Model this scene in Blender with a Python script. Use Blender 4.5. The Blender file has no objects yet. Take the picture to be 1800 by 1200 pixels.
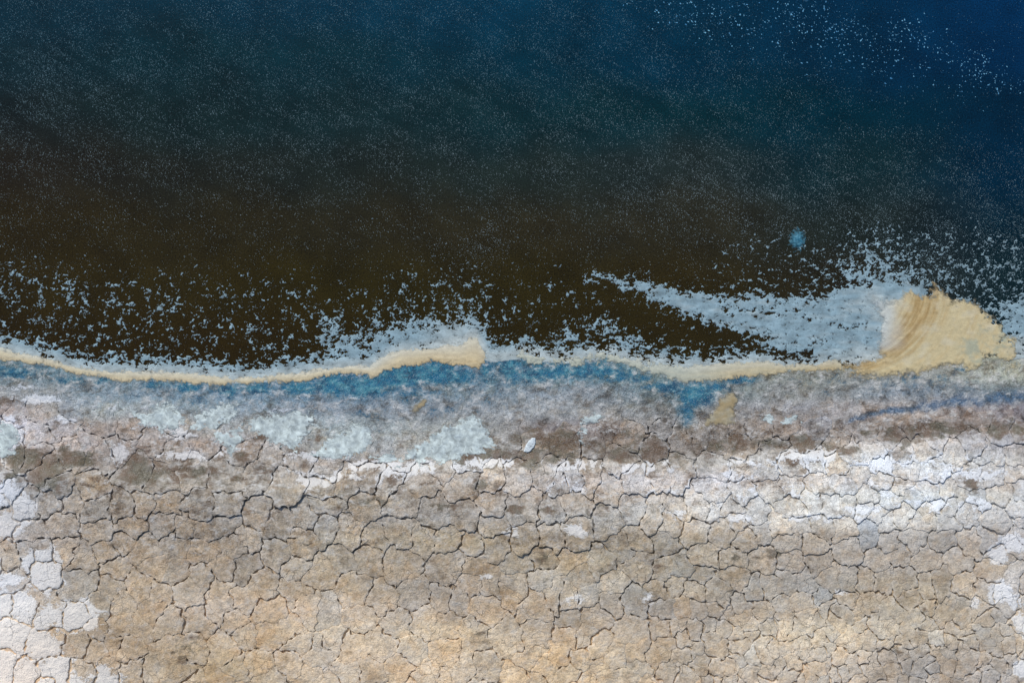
import bpy, math, random
import numpy as np

# ------------------------------------------------------------------ camera, sky, sun, exposure
sc = bpy.context.scene
col = sc.collection
SUN_EL, SUN_AZ = 44.0, -28.0            # degrees; azimuth clockwise from +Y (towards the lake)
cam = bpy.data.objects.new('camera', bpy.data.cameras.new('camera'))
col.objects.link(cam); sc.camera = cam
cam.data.sensor_width = 36.0; cam.data.lens = 40.0
cam.data.clip_start = 0.1; cam.data.clip_end = 3000.0
cam.location = (0, 0, 20.0); cam.rotation_euler = (0, 0, 0)
w = bpy.data.worlds.new('World'); sc.world = w; w.use_nodes = True
nt = w.node_tree
sky = nt.nodes.new('ShaderNodeTexSky'); sky.sky_type = 'NISHITA'; sky.sun_disc = False
sky.sun_elevation = math.radians(SUN_EL); sky.sun_rotation = math.radians(SUN_AZ % 360)
nt.links.new(sky.outputs[0], nt.nodes['Background'].inputs[0])
nt.nodes['Background'].inputs[1].default_value = 0.09
sun = bpy.data.objects.new('sun', bpy.data.lights.new('sun', 'SUN')); col.objects.link(sun)
sun.data.energy = 2.9; sun.data.angle = math.radians(0.6); sun.data.color = (1.0, 0.95, 0.88)
sun.rotation_euler = (math.radians(90 - SUN_EL), 0, math.radians(180 - SUN_AZ))
sun.location = (0, 0, 40)
vs = sc.view_settings
vs.view_transform = 'Standard'; vs.look = 'None'; vs.exposure = 0.0; vs.gamma = 1.0
vs.use_curve_mapping = False

# ------------------------------------------------------------------ helpers
# plan coordinates: centimetres, u to the right, v towards the land; (900, 600) is the plot's centre
def X(u): return (np.asarray(u, float) - 900.0) * 0.01
def Y(v): return (600.0 - np.asarray(v, float)) * 0.01
rs = np.random.RandomState(7)
_perm = np.concatenate([rs.permutation(256)] * 3)
_ga = rs.rand(256) * 2 * np.pi
_gx, _gy = np.cos(_ga), np.sin(_ga)
def perlin(x, y, s=0):
    x = np.asarray(x, float) + s * 17.31; y = np.asarray(y, float) + s * 9.77
    xi = np.floor(x).astype(int); yi = np.floor(y).astype(int)
    xf = x - xi; yf = y - yi
    a = xi & 255; b = yi & 255
    def g(i, j, dx, dy):
        h = _perm[_perm[(a + i) & 255] + ((b + j) & 255)]
        return _gx[h] * dx + _gy[h] * dy
    u = xf ** 3 * (xf * (xf * 6 - 15) + 10); v = yf ** 3 * (yf * (yf * 6 - 15) + 10)
    n0 = g(0, 0, xf, yf) * (1 - u) + g(1, 0, xf - 1, yf) * u
    n1 = g(0, 1, xf, yf - 1) * (1 - u) + g(1, 1, xf - 1, yf - 1) * u
    return (n0 * (1 - v) + n1 * v) * 1.5
def fbm(x, y, s=0, o=3, r=0.5):
    t = 0; a = 1.0; f = 1.0; n = 0
    for k in range(o):
        t = t + a * perlin(np.asarray(x) * f, np.asarray(y) * f, s + k * 3); n += a
        a *= r; f *= 2.03
    return t / n
def sst(a, b, x):
    t = np.clip((np.asarray(x, float) - a) / (b - a), 0, 1); return t * t * (3 - 2 * t)
def lerp(a, b, t):
    t = np.asarray(t)[..., None]; return np.asarray(a) * (1 - t) + np.asarray(b) * t
def lin(c):
    c = np.asarray(c, float) / 255.0
    return np.where(c <= 0.04045, c / 12.92, ((c + 0.055) / 1.055) ** 2.4)
def curve(pts):
    p = np.array(pts, float)
    return lambda u: np.interp(u, p[:, 0], p[:, 1])
def sd_poly(u, v, poly):                # >0 inside, centimetres
    p = np.array(poly, float); q = np.roll(p, -1, 0)
    d = np.full(np.shape(u), 1e9); ins = np.zeros(np.shape(u), bool)
    for (ax, ay), (bx, by) in zip(p, q):
        ex, ey = bx - ax, by - ay
        t = np.clip(((u - ax) * ex + (v - ay) * ey) / (ex * ex + ey * ey + 1e-9), 0, 1)
        d = np.minimum(d, np.hypot(u - ax - t * ex, v - ay - t * ey))
        if ay != by:
            ins ^= ((ay > v) != (by > v)) & (u < (bx - ax) * (v - ay) / (by - ay) + ax)
    return np.where(ins, d, -d)
def blobs(u, v, lst):                   # soft ellipses, 1 at the centre, 0.5 at the rim
    r = np.zeros(np.shape(u))
    u0, u1, v0, v1 = np.min(u), np.max(u), np.min(v), np.max(v)
    for b in lst:
        cu, cv, ru, rv = b[:4]
        if cu + 1.8 * ru < u0 or cu - 1.8 * ru > u1 or cv + 1.8 * rv < v0 or cv - 1.8 * rv > v1: continue
        k = b[4] if len(b) > 4 else 1.0
        d = np.hypot((u - cu) / ru, (v - cv) / rv)
        r = np.maximum(r, k * np.clip(1.15 - 0.65 * d, 0, 1))
    return r
def table(rows, cols_u, bias=(0, 0, 0), con=0.0):                # bilinear colour chart -> linear rgb
    vs_ = np.array([r[0] for r in rows], float)
    C = np.maximum(lin(np.array([r[1] for r in rows], float)) - np.array(bias), 0.0004)
    C = C * ((C @ np.array([0.3, 0.6, 0.1]) / 0.30) ** con)[..., None]
    us = np.array(cols_u, float)
    def f(u, v):
        u = np.clip(u, us[0], us[-1] - 1e-3); v = np.clip(v, vs_[0], vs_[-1] - 1e-3)
        i = np.clip(np.searchsorted(us, u, side='right') - 1, 0, len(us) - 2)
        j = np.clip(np.searchsorted(vs_, v, side='right') - 1, 0, len(vs_) - 2)
        a = (u - us[i]) / (us[i + 1] - us[i]); b = (v - vs_[j]) / (vs_[j + 1] - vs_[j])
        a = a * a * (3 - 2 * a); b = b * b * (3 - 2 * b)
        a = a[..., None]; b = b[..., None]
        return (C[j, i] * (1 - a) + C[j, i + 1] * a) * (1 - b) + (C[j + 1, i] * (1 - a) + C[j + 1, i + 1] * a) * b
    return f

def new_mesh(name, V, F, mat, attrs=None, smooth=True):
    """V (n,3); F a list of (k, m) index arrays, each of one polygon size"""
    me = bpy.data.meshes.new(name)
    V = np.asarray(V, np.float32)
    me.vertices.add(len(V)); me.vertices.foreach_set('co', V.ravel())
    F = [np.asarray(f, np.int32) for f in F if len(f)]
    nl = sum(f.size for f in F); npoly = sum(len(f) for f in F)
    me.loops.add(nl); me.polygons.add(npoly)
    me.loops.foreach_set('vertex_index', np.concatenate([f.ravel() for f in F]))
    tot = np.concatenate([np.full(len(f), f.shape[1], np.int32) for f in F])
    st = np.concatenate([[0], np.cumsum(tot)[:-1]]).astype(np.int32)
    me.polygons.foreach_set('loop_start', st)
    me.polygons.foreach_set('use_smooth', np.full(npoly, smooth))
    me.update(calc_edges=True)
    for n, a in (attrs or {}).items():
        a = np.asarray(a, np.float32)
        if a.shape[1] == 3: a = np.concatenate([a, np.ones((len(a), 1), np.float32)], 1)
        at = me.attributes.new(n, 'FLOAT_COLOR', 'POINT')
        at.data.foreach_set('color', a.ravel())
    me.materials.append(mat)
    return me
def link(name, me, parent=None, **props):
    o = bpy.data.objects.new(name, me); col.objects.link(o)
    if parent: o.parent = parent
    for k, v in props.items(): o[k] = v
    return o

# ------------------------------------------------------------------ lay of the land
cream_up = curve([(-400, 560), (0, 610), (83, 628), (133, 643), (167, 648), (220, 650), (333, 653), (367, 657), (423, 662), (467, 658),
                  (533, 652), (600, 641), (650, 640), (680, 622), (705, 612), (767, 609), (812, 604), (824, 594), (838, 590), (846, 604), (862, 624),
                  (900, 622), (920, 614), (960, 622), (1000, 626), (1067, 614), (1133, 634), (1167, 633), (1200, 641), (1267, 637),
                  (1333, 632), (1400, 640), (1467, 632), (1500, 638), (1533, 627), (1800, 600), (2200, 590)])
cream_lo = curve([(-400, 590), (0, 633), (83, 643), (133, 657), (167, 662), (220, 671), (267, 668), (333, 673), (367, 678), (423, 675),
                  (467, 673), (533, 670), (600, 658), (630, 658), (661, 664), (672, 657), (700, 647), (767, 637), (800, 642), (843, 648),
                  (860, 640), (900, 632), (930, 640), (1000, 642), (1067, 637), (1133, 655), (1167, 664), (1200, 674), (1267, 668),
                  (1333, 661), (1400, 654), (1467, 652), (1530, 660), (1600, 650), (1800, 650), (2200, 640)])
plate_top = curve([(-400, 680), (0, 698), (150, 712), (300, 735), (450, 752), (600, 765), (750, 775), (900, 765), (1050, 738), (1150, 715),
                   (1250, 752), (1350, 735), (1450, 738), (1600, 742), (1800, 728), (2200, 715)])
terrace = curve([(-400, 800), (0, 815), (150, 830), (300, 845), (560, 850), (640, 822), (800, 815), (1100, 818), (1300, 808), (1500, 785), (1650, 775), (1800, 760), (2200, 740)])
split = curve([(-400, 900), (0, 915), (300, 920), (600, 925), (900, 965), (1100, 975), (1300, 975), (1600, 965), (1800, 945), (2200, 930)])
def shore_v(u): return 0.5 * cream_up(u) + 0.5 * cream_lo(u)
def height(u, v):
    """ground level in metres, the lake's level is 0"""
    u = np.asarray(u, float); v = np.asarray(v, float)
    s = v - shore_v(np.clip(u, -400, 2200))
    h = np.where(s < 0, np.maximum(0.0022 * s, -2.2), np.minimum(0.0007 * s, 0.75))
    t = v - terrace(np.clip(u, -400, 2200))
    h = h + 0.13 * sst(-14, 10, t + 9 * fbm(u / 60, v / 60, 3))
    h = h + 0.09 * np.exp(-((v - split(np.clip(u, -400, 2200)) + 55) / 55.0) ** 2)
    h = h + (0.02 * fbm(u / 130, v / 90, 5, 3) + 0.006 * fbm(u / 22, v / 16, 6, 3)) * sst(0, 60, np.abs(s))
    return h
def platey(u, v):                        # 0 on the wet crust, 1 where the mud is split into plates
    return sst(-10, 40, v - plate_top(np.clip(u, -400, 2200)))

LAND = table([
 (640, [(90,118,132),(95,122,136),(60,118,142),(20,98,138),(36,104,136),(60,112,136),(110,134,138),(130,134,122),(140,142,134),(150,155,145)]),
 (660, [(96,120,132),(98,124,138),(66,118,142),(24,100,138),(44,106,136),(72,116,136),(108,128,132),(120,125,120),(130,135,135),(150,155,145)]),
 (690, [(140,145,150),(115,135,150),(100,126,146),(95,126,150),(110,130,145),(124,134,144),(85,110,120),(126,130,130),(112,126,140),(96,114,128)]),
 (720, [(150,140,140),(140,150,155),(120,140,155),(115,130,145),(120,130,140),(140,145,150),(112,115,115),(140,140,145),(152,142,136),(125,120,128)]),
 (750, [(180,180,190),(155,145,140),(150,152,152),(138,150,156),(140,145,146),(126,117,117),(127,121,115),(142,132,126),(127,117,111),(140,135,138)]),
 (780, [(170,165,168),(145,135,130),(150,140,135),(146,150,150),(155,154,150),(122,110,99),(126,116,108),(137,129,122),(172,171,175),(165,165,173)]),
 (810, [(150,135,120),(135,125,118),(150,145,140),(150,144,140),(162,160,158),(148,142,136),(136,133,129),(184,184,186),(189,192,198),(176,178,185)]),
 (840, [(160,162,168),(135,127,117),(140,135,129),(145,138,130),(160,155,151),(170,165,164),(182,179,181),(183,181,183),(180,180,185),(176,176,182)]),
 (870, [(158,160,165),(148,137,124),(140,132,122),(145,140,131),(141,131,120),(152,143,134),(176,173,170),(180,182,185),(180,184,189),(178,181,188)]),
 (900, [(160,155,152),(140,130,119),(138,128,117),(148,140,130),(146,140,134),(151,149,146),(176,173,168),(180,180,182),(183,186,192),(180,182,190)]),
 (940, [(158,150,145),(141,129,115),(141,129,115),(150,140,125),(150,138,118),(141,129,112),(156,146,130),(165,158,150),(165,160,155),(166,161,160)]),
 (980, [(160,154,148),(146,133,117),(146,133,118),(150,140,125),(150,140,127),(156,143,122),(156,146,130),(160,150,138),(160,150,138),(165,158,150)]),
 (1020, [(165,160,158),(151,138,121),(156,143,127),(151,139,122),(141,131,120),(155,148,137),(151,143,130),(150,145,138),(160,148,130),(172,168,166)]),
 (1060, [(172,164,156),(156,142,124),(166,152,137),(166,153,138),(151,139,125),(151,141,128),(146,136,125),(159,151,140),(156,146,130),(168,162,156)]),
 (1100, [(180,165,148),(151,136,117),(161,146,127),(176,163,145),(179,163,140),(166,151,132),(161,149,134),(179,169,152),(166,156,141),(162,156,148)]),
 (1150, [(190,168,145),(163,147,128),(156,139,114),(173,159,142),(179,163,142),(173,156,132),(161,151,137),(173,163,150),(146,138,130),(158,152,146)]),
 (1200, [(195,170,142),(166,152,134),(161,143,119),(171,159,142),(176,161,142),(176,159,135),(166,153,138),(173,161,147),(142,134,126),(160,154,150)]),
], range(0, 2000, 200), (0, 0, 0), 0.30)
WATER = table([
 (0,   [(6,42,56),(4,44,60),(2,50,70),(0,52,74),(0,46,68),(0,44,70),(0,48,84)]),
 (100, [(14,40,48),(8,40,48),(8,44,54),(4,46,62),(0,46,66),(0,41,64),(0,42,74)]),
 (200, [(22,34,36),(18,38,40),(18,42,46),(14,44,50),(8,44,52),(0,42,56),(0,38,60)]),
 (300, [(36,33,26),(31,34,29),(28,38,36),(31,43,41),(33,45,45),(17,43,49),(2,39,60)]),
 (400, [(43,37,21),(42,38,23),(41,39,27),(44,41,28),(44,43,33),(31,40,38),(10,38,52)]),
 (500, [(45,38,19),(45,39,19),(44,39,18),(44,39,19),(46,40,21),(40,38,28),(18,38,44)]),
 (600, [(43,35,17),(43,35,17),(43,36,17),(43,37,18),(44,38,20),(40,36,26),(20,36,40)]),
], range(0, 2100, 300), (0.0008, 0.0018, 0.0034))
LAND_GAIN = np.array([1.66, 1.65, 1.58])

SALT = [(20,768,22,34),(27,863,25,25),(57,890,20,30),(30,917,32,25),(7,987,11,30),(93,980,35,28),(100,1013,30,20),(37,1010,22,15),
        (10,1020,14,18),(60,1050,20,18),(20,1060,24,26),(37,1097,45,30),(107,1067,22,22),(157,1073,36,32),(97,1120,34,28),(23,1157,38,30),
        (67,1177,32,28),(125,1163,27,35),(200,1178,26,30,.75),(1740,1033,22,22),(1763,1047,15,14),(1793,1053,10,16),(1790,1087,18,22),
        (1770,1080,8,15),(1773,1160,18,15),(1793,1133,12,25),(1763,947,27,18),(1740,970,22,18),(1010,925,26,16,.8),(905,925,18,14,.6),
        (-40,900,60,60),(-60,1080,70,80),(1850,1080,50,60),(700,820,120,16,.66),(860,812,60,9,.72),(1000,817,60,9,.74),(1130,820,70,9,.7),
        (1300,812,60,10,.54),(1560,812,130,20,.52),(1650,880,130,22,.5),(1420,905,120,12,.54),(1290,905,40,12,.6),(1700,830,100,20,.6),
        (860,1003,20,9,.6),(1010,1042,28,12,.66),(1130,1040,18,16,.62),(70,700,60,12,.66),(40,680,40,8,.6),(550,845,60,20,.6),(330,800,60,12,.6),
        (215,795,18,22,.62),(420,790,50,12,.6),(280,745,60,16,.6),(560,800,60,10,.68),(1460,1030,20,9,.55),(1700,1052,20,12,.55),
        (1280,830,60,9,.6),(1420,800,60,12,.62),(1500,890,60,12,.62),(130,735,50,12,.58),(1180,900,50,14,.55)]
SALT += [(130,1195,80,34,.95),(200,1190,40,30,.85),(150,1075,44,34),(15,1190,70,60),(60,1110,70,60,.9),(15,1060,50,60,.9),(110,1180,60,40,.85),(200,715,250,20,.42),(500,740,250,30,.42),(1400,705,110,20,.40),(1620,735,160,14,.42),(880,700,240,26,.36)]
SALT = [b if len(b) < 5 or not 0.5 <= b[4] < 0.8 else b[:4] + (b[4] + 0.07,) for b in SALT]
SALT += [(640,835,110,12,.62),(1000,850,120,18,.5),(1150,850,120,20,.45),(1350,860,150,28,.46),(1550,850,160,34,.46),(1700,890,150,30,.46),(1450,905,180,14,.56),(330,765,90,14,.6),(560,800,100,12,.62),(480,720,60,12,.55)]
STAIN = [(a_, b_, c_, d_, e_ * (0.8 if a_ > 1180 and b_ < 800 else 1.0)) for a_, b_, c_, d_, e_ in [(85,825,42,32,.95),(25,795,26,16,.8),(130,810,30,20,.6),(260,830,28,26,.75),(345,830,45,25,.55),(865,803,46,13,.95),(930,805,26,12,.9),
         (1000,795,60,10,.6),(1090,797,40,15,.85),(1150,795,40,14,.85),(1130,765,40,18,.55),(1240,795,30,14,.7),(1310,775,60,14,.6),(1440,790,50,10,.75),
         (1400,772,30,10,.7),(1590,765,50,12,.9),(1680,752,50,10,.75),(1760,750,50,12,.6),(705,826,16,10,.9),(660,810,22,8,.7),(725,812,10,8,.8),
         (735,812,10,8,.8),(690,843,8,10,.8),(840,850,10,9,.9),(780,885,40,8,.6),(650,880,50,10,.6),(905,888,14,10,.8),(965,890,18,9,.7),(1030,893,10,8,.8),
         (1060,888,30,9,.65),(430,800,25,8,.6),(540,818,12,8,.7),(460,768,20,7,.6),(960,768,60,25,.5),(1695,838,16,20,.8),(1345,965,25,12,.6),(1285,968,14,10,.6),
         (1020,950,24,12,.6),(1060,985,30,22,.5),(1150,990,22,20,.55),(955,975,12,12,.7),(960,1010,20,14,.45),(340,1135,60,38,.42),(850,1100,28,22,.3),
         (1560,1135,28,20,.5),(1610,1060,20,16,.5),(1690,1020,14,12,.5),(1410,870,22,9,.55),(1230,848,12,8,.6),(1215,815,16,9,.5),(1560,845,30,10,.35),
         (10,705,40,10,.6),(70,715,30,9,.5),(150,745,40,10,.45),(560,770,18,14,.5),(300,790,26,10,.5),(1380,800,40,8,.7),(1270,775,40,12,.5)]]
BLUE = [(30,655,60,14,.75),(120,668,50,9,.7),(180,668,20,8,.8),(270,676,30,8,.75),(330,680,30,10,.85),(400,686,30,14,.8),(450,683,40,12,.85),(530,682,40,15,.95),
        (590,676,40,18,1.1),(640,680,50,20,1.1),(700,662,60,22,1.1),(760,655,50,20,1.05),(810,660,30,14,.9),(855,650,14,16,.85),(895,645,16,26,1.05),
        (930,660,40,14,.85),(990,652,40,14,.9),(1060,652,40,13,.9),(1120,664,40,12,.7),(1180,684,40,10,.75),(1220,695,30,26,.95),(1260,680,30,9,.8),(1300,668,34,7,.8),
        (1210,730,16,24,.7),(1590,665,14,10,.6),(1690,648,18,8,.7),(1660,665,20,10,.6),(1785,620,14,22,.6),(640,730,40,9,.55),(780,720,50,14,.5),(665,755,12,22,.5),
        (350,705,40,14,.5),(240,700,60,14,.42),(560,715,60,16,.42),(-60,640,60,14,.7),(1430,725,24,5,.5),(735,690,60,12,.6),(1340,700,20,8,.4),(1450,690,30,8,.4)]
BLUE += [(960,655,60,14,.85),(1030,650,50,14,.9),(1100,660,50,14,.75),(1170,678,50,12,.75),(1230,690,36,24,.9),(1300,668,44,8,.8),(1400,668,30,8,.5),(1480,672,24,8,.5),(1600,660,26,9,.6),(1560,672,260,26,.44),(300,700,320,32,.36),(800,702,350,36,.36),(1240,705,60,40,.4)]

def land_fields(u, v):
    """base colour and masks (salt, stain, blue, edge) of the shore"""
    wu = u + 16 * fbm(u / 60, v / 60, 11, 3); wv = v + 9 * fbm(u / 45, v / 45, 12, 3)
    c = LAND(wu, wv) * LAND_GAIN
    su = u + 7 * fbm(u / 14, v / 14, 13, 2); sv = v + 6 * fbm(u / 14, v / 14, 14, 2)
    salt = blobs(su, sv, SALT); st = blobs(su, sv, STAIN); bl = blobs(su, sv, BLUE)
    c = c * (1 + 0.22 * fbm(u / 75, v / 45, 15, 4)[..., None])
    c = c * (1 + sst(990, 1060, v)[..., None] * np.array([0.13, 0.115, 0.09]))
    c = c * (1 + (sst(850, 900, v) * sst(1100, 1000, v) * sst(1150, 800, u))[..., None] * np.array([0.16, 0.15, 0.13]))
    c = c * (1 - (sst(760, 800, v) * sst(960, 900, v) * sst(1250, 1400, u))[..., None] * np.array([0.0, 0.015, 0.07]))
    rv = np.interp(u, [1470, 1500, 1530, 1560, 1590, 1610, 1640, 1680, 1720, 1760, 1800, 2000], [742, 736, 728, 721, 720, 716, 712, 704, 706, 699, 696, 680])
    rw = np.interp(u, [1470, 1510, 1600, 1640, 1800], [2.0, 4.5, 6.0, 7.5, 8.5]) * (1 + 0.7 * fbm(u / 17, v / 15, 16, 2))
    rill = sst(1.5, 0.5, np.abs(v + 5 * fbm(u / 15, v / 15, 17, 3) - rv) / rw) * sst(1465, 1495, u)
    c = lerp(c, lin((58, 88, 116)) * 1.5, 0.9 * rill)
    pool = sst(0.4, 0.8, blobs(su, sv, [(1215, 690, 50, 30), (1205, 725, 22, 30), (1290, 668, 50, 10), (890, 660, 60, 14)]))
    c = lerp(c, lin((78, 112, 128)) * 1.4, 0.8 * pool)
    t = v - terrace(np.clip(u, -400, 2200))
    mot = np.interp(t, [-200, -60, 20, 90, 160, 260], [1.25, 1.35, 1.4, 1.0, 0.6, 0.5]) * (1 - 0.25 * sst(1300, 1500, u) * sst(0, 30, t))
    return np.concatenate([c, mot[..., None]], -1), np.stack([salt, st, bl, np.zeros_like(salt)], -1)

# ------------------------------------------------------------------ materials
class NT:
    def __init__(self, name):
        self.m = bpy.data.materials.new(name); self.m.use_nodes = True
        self.t = self.m.node_tree; self.b = self.t.nodes['Principled BSDF']
    def n(self, typ, **kw):
        o = self.t.nodes.new(typ)
        for k, v in kw.items(): setattr(o, k, v)
        return o
    def l(self, a, b): self.t.links.new(a, b)
    def val(self, sock, x):
        if isinstance(x, (int, float)): sock.default_value = x
        elif isinstance(x, (tuple, list)): sock.default_value = x
        else: self.l(x, sock)
    def math(self, op, a, b=0.0, c=0.0):
        o = self.n('ShaderNodeMath', operation=op)
        self.val(o.inputs[0], a); self.val(o.inputs[1], b); self.val(o.inputs[2], c)
        return o.outputs[0]
    def mr(self, x, a, b, c, d, smooth=False):
        o = self.n('ShaderNodeMapRange'); o.interpolation_type = 'SMOOTHSTEP' if smooth else 'LINEAR'
        self.val(o.inputs[0], x)
        for i, q in enumerate((a, b, c, d)): o.inputs[i + 1].default_value = q
        return o.outputs[0]
    def mix(self, f, a, b, mode='MIX'):
        o = self.n('ShaderNodeMix', data_type='RGBA', blend_type=mode)
        self.val(o.inputs[0], f)
        for s, x in ((o.inputs[6], a), (o.inputs[7], b)):
            if isinstance(x, (tuple, list)): s.default_value = tuple(x) + ((1,) if len(x) == 3 else ())
            else: self.l(x, s)
        return o.outputs[2]
    def noise(self, vec, scale, detail=4, rough=0.6, dist=0.0):
        o = self.n('ShaderNodeTexNoise'); self.l(vec, o.inputs['Vector'])
        o.inputs['Scale'].default_value = scale; o.inputs['Detail'].default_value = detail
        o.inputs['Roughness'].default_value = rough; o.inputs['Distortion'].default_value = dist
        return o.outputs['Fac']
    def scaled(self, vec, s):
        o = self.n('ShaderNodeVectorMath', operation='MULTIPLY'); self.l(vec, o.inputs[0]); o.inputs[1].default_value = s
        return o.outputs[0]
    def attr(self, name):
        o = self.n('ShaderNodeAttribute'); o.attribute_name = name; return o
    def bump(self, h, strength, dist, normal=None):
        o = self.n('ShaderNodeBump'); self.l(h, o.inputs['Height'])
        o.inputs['Strength'].default_value = strength; o.inputs['Distance'].default_value = dist
        if normal is not None: self.l(normal, o.inputs['Normal'])
        return o.outputs[0]

def mud_material():
    k = NT('cracked_mud')
    P = k.n('ShaderNodeNewGeometry').outputs['Position']
    base = k.attr('col'); mask = k.attr('mask')
    sep = k.n('ShaderNodeSeparateColor'); k.l(mask.outputs['Color'], sep.inputs[0])
    salt, stain, blue = sep.outputs; edge = mask.outputs['Alpha']
    n1 = k.noise(P, 2.6, 6, 0.62)
    n2 = k.noise(P, 11.0, 6, 0.66, 0.1)
    n3 = k.noise(k.scaled(P, (4.0, 9.0, 8.0)), 1.0, 5, 0.62, 0.3)
    n4 = k.noise(P, 45.0, 4, 0.7)
    n5 = k.noise(k.scaled(P, (1, 1, 1)), 5.0, 8, 0.72, 0.2)
    # own colour: blotches of many sizes
    mot = base.outputs['Alpha']
    n6 = k.noise(k.scaled(P, (1.0, 1.6, 1.0)), 2.7, 8, 0.64, 0.25)
    n7 = k.noise(k.scaled(P, (1.0, 1.5, 1.0)), 5.4, 8, 0.76, 0.2)
    v = k.math('ADD', k.mr(n1, 0.3, 0.7, -0.16, 0.16), k.mr(n2, 0.3, 0.7, -0.22, 0.22))
    v = k.math('ADD', v, k.mr(n4, 0.3, 0.7, -0.24, 0.24))
    v = k.math('MULTIPLY', v, k.mr(mot, 0.2, 1.0, 0.75, 1.75))
    v = k.math('ADD', v, 1.0)
    vm = k.n('ShaderNodeCombineColor'); [k.l(v, vm.inputs[i]) for i in range(3)]
    c = k.mix(1.0, base.outputs['Color'], vm.outputs[0], 'MULTIPLY')
    # ochre and grey drifts in the mud
    n8 = k.noise(P, 3.1, 6, 0.62, 0.6); n9 = k.noise(k.scaled(P, (4.3, 5.2, 4.0)), 1.0, 7, 0.66, 0.8)
    dr = k.mr(mot, 0.2, 1.5, 0.6, 1.0)
    c = k.mix(k.math('MULTIPLY', k.mr(n8, 0.50, 0.63, 0.0, 0.55, True), dr), c, k.mix(1.0, c, (0.96, 0.80, 0.62), 'MULTIPLY'))
    c = k.mix(k.math('MULTIPLY', k.mr(n8, 0.48, 0.36, 0.0, 0.50, True), dr), c, k.mix(0.5, c, (0.54, 0.56, 0.57)))
    c = k.mix(k.math('MULTIPLY', k.mr(n9, 0.47, 0.34, 0.0, 0.55, True), dr), c, k.mix(1.0, c, (0.62, 0.58, 0.50), 'MULTIPLY'))
    c = k.mix(k.math('MULTIPLY', k.mr(n9, 0.52, 0.66, 0.0, 0.55, True), dr), c, k.mix(0.55, c, (0.74, 0.74, 0.73)))
    c = k.mix(k.mr(n5, 0.48, 0.70, 0.0, 0.5), c, k.mix(1.0, c, (0.82, 0.70, 0.56), 'MULTIPLY'))
    c = k.mix(k.math('MULTIPLY', k.mr(n6, 0.48, 0.36, 0.0, 0.60, True), mot), c, k.mix(1.0, c, (0.40, 0.33, 0.27), 'MULTIPLY'))
    c = k.mix(k.math('MULTIPLY', k.mr(n7, 0.50, 0.66, 0.0, 0.62, True), mot), c, k.mix(0.8, c, (0.82, 0.83, 0.82)))
    # brown damp stains
    f = k.math('ADD', stain, k.mr(n3, 0.25, 0.75, -0.34, 0.34)); f = k.math('ADD', f, k.mr(n6, 0.3, 0.7, 0.26, -0.26))
    f = k.mr(f, 0.34, 0.68, 0.0, 0.82, True)
    c = k.mix(f, c, k.mix(k.mr(n1, 0.4, 0.6, 0, 1, True), (0.170, 0.110, 0.068), (0.140, 0.130, 0.088)))
    # wet algal mud, with the sky blue it reflects put into the colour
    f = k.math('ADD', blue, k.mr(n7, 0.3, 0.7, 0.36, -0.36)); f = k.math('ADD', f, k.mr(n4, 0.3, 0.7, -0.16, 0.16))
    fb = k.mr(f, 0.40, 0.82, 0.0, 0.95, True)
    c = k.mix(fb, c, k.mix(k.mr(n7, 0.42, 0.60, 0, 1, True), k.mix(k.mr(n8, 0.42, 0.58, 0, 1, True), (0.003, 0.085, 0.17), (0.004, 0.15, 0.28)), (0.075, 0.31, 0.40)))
    # white salt with ragged rims
    f = k.math('ADD', salt, k.mr(n7, 0.3, 0.7, -0.26, 0.26)); f = k.math('ADD', f, k.mr(n4, 0.3, 0.7, -0.08, 0.08))
    f = k.math('ADD', f, k.math('MULTIPLY', edge, k.mr(n2, 0.42, 0.62, 0.0, 0.20)))
    fs = k.mr(f, 0.50, 0.62, 0.0, 0.9, True)
    sc_ = k.mix(k.mr(n2, 0.3, 0.7, 0, 1), (0.74, 0.75, 0.76), (0.92, 0.91, 0.90))
    warm = k.mix(1.0, base.outputs['Color'], (1.9, 2.1, 2.4), 'MULTIPLY')
    c = k.mix(fs, c, k.mix(0.30, sc_, warm))
    # pale crust along plate rims, uneven
    fe = k.math('MULTIPLY', edge, k.mr(n2, 0.42, 0.62, 0.0, 0.5))
    c = k.mix(fe, c, (0.68, 0.67, 0.65))
    # small dark grains
    g = k.noise(P, 120.0, 2, 0.5)
    c = k.mix(k.mr(g, 0.62, 0.72, 0.0, 0.55), c, (0.10, 0.09, 0.08))
    c = k.mix(k.math('MULTIPLY', k.mr(g, 0.40, 0.30, 0.0, 0.6), mot), c, (0.8, 0.81, 0.82))
    k.l(c, k.b.inputs['Base Color'])
    k.l(k.mr(fb, 0, 1, 0.88, 0.5), k.b.inputs['Roughness'])
    k.b.inputs['Specular IOR Level'].default_value = 0.25
    # relief: lumps, grain and hairline cracks
    wv = k.n('ShaderNodeVectorMath', operation='ADD'); k.l(P, wv.inputs[0])
    nz = k.n('ShaderNodeTexNoise'); k.l(P, nz.inputs['Vector']); nz.inputs['Scale'].default_value = 9.0; nz.inputs['Detail'].default_value = 4
    sc2 = k.n('ShaderNodeVectorMath', operation='SCALE'); k.l(nz.outputs['Color'], sc2.inputs[0]); sc2.inputs['Scale'].default_value = 0.16
    k.l(sc2.outputs[0], wv.inputs[1])
    vo = k.n('ShaderNodeTexVoronoi', feature='DISTANCE_TO_EDGE', voronoi_dimensions='2D'); k.l(wv.outputs[0], vo.inputs['Vector'])
    vo.inputs['Scale'].default_value = 6.2
    hair = k.mr(vo.outputs['Distance'], 0.0, 0.04, -1.0, 0.0)
    hair = k.math('MULTIPLY', hair, k.mr(n1, 0.50, 0.62, 0.0, 1.0))
    h = k.math('ADD', k.math('MULTIPLY', n2, 1.3), k.math('MULTIPLY', n4, 0.7))
    h = k.math('ADD', h, k.math('MULTIPLY', hair, 1.1))
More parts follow.
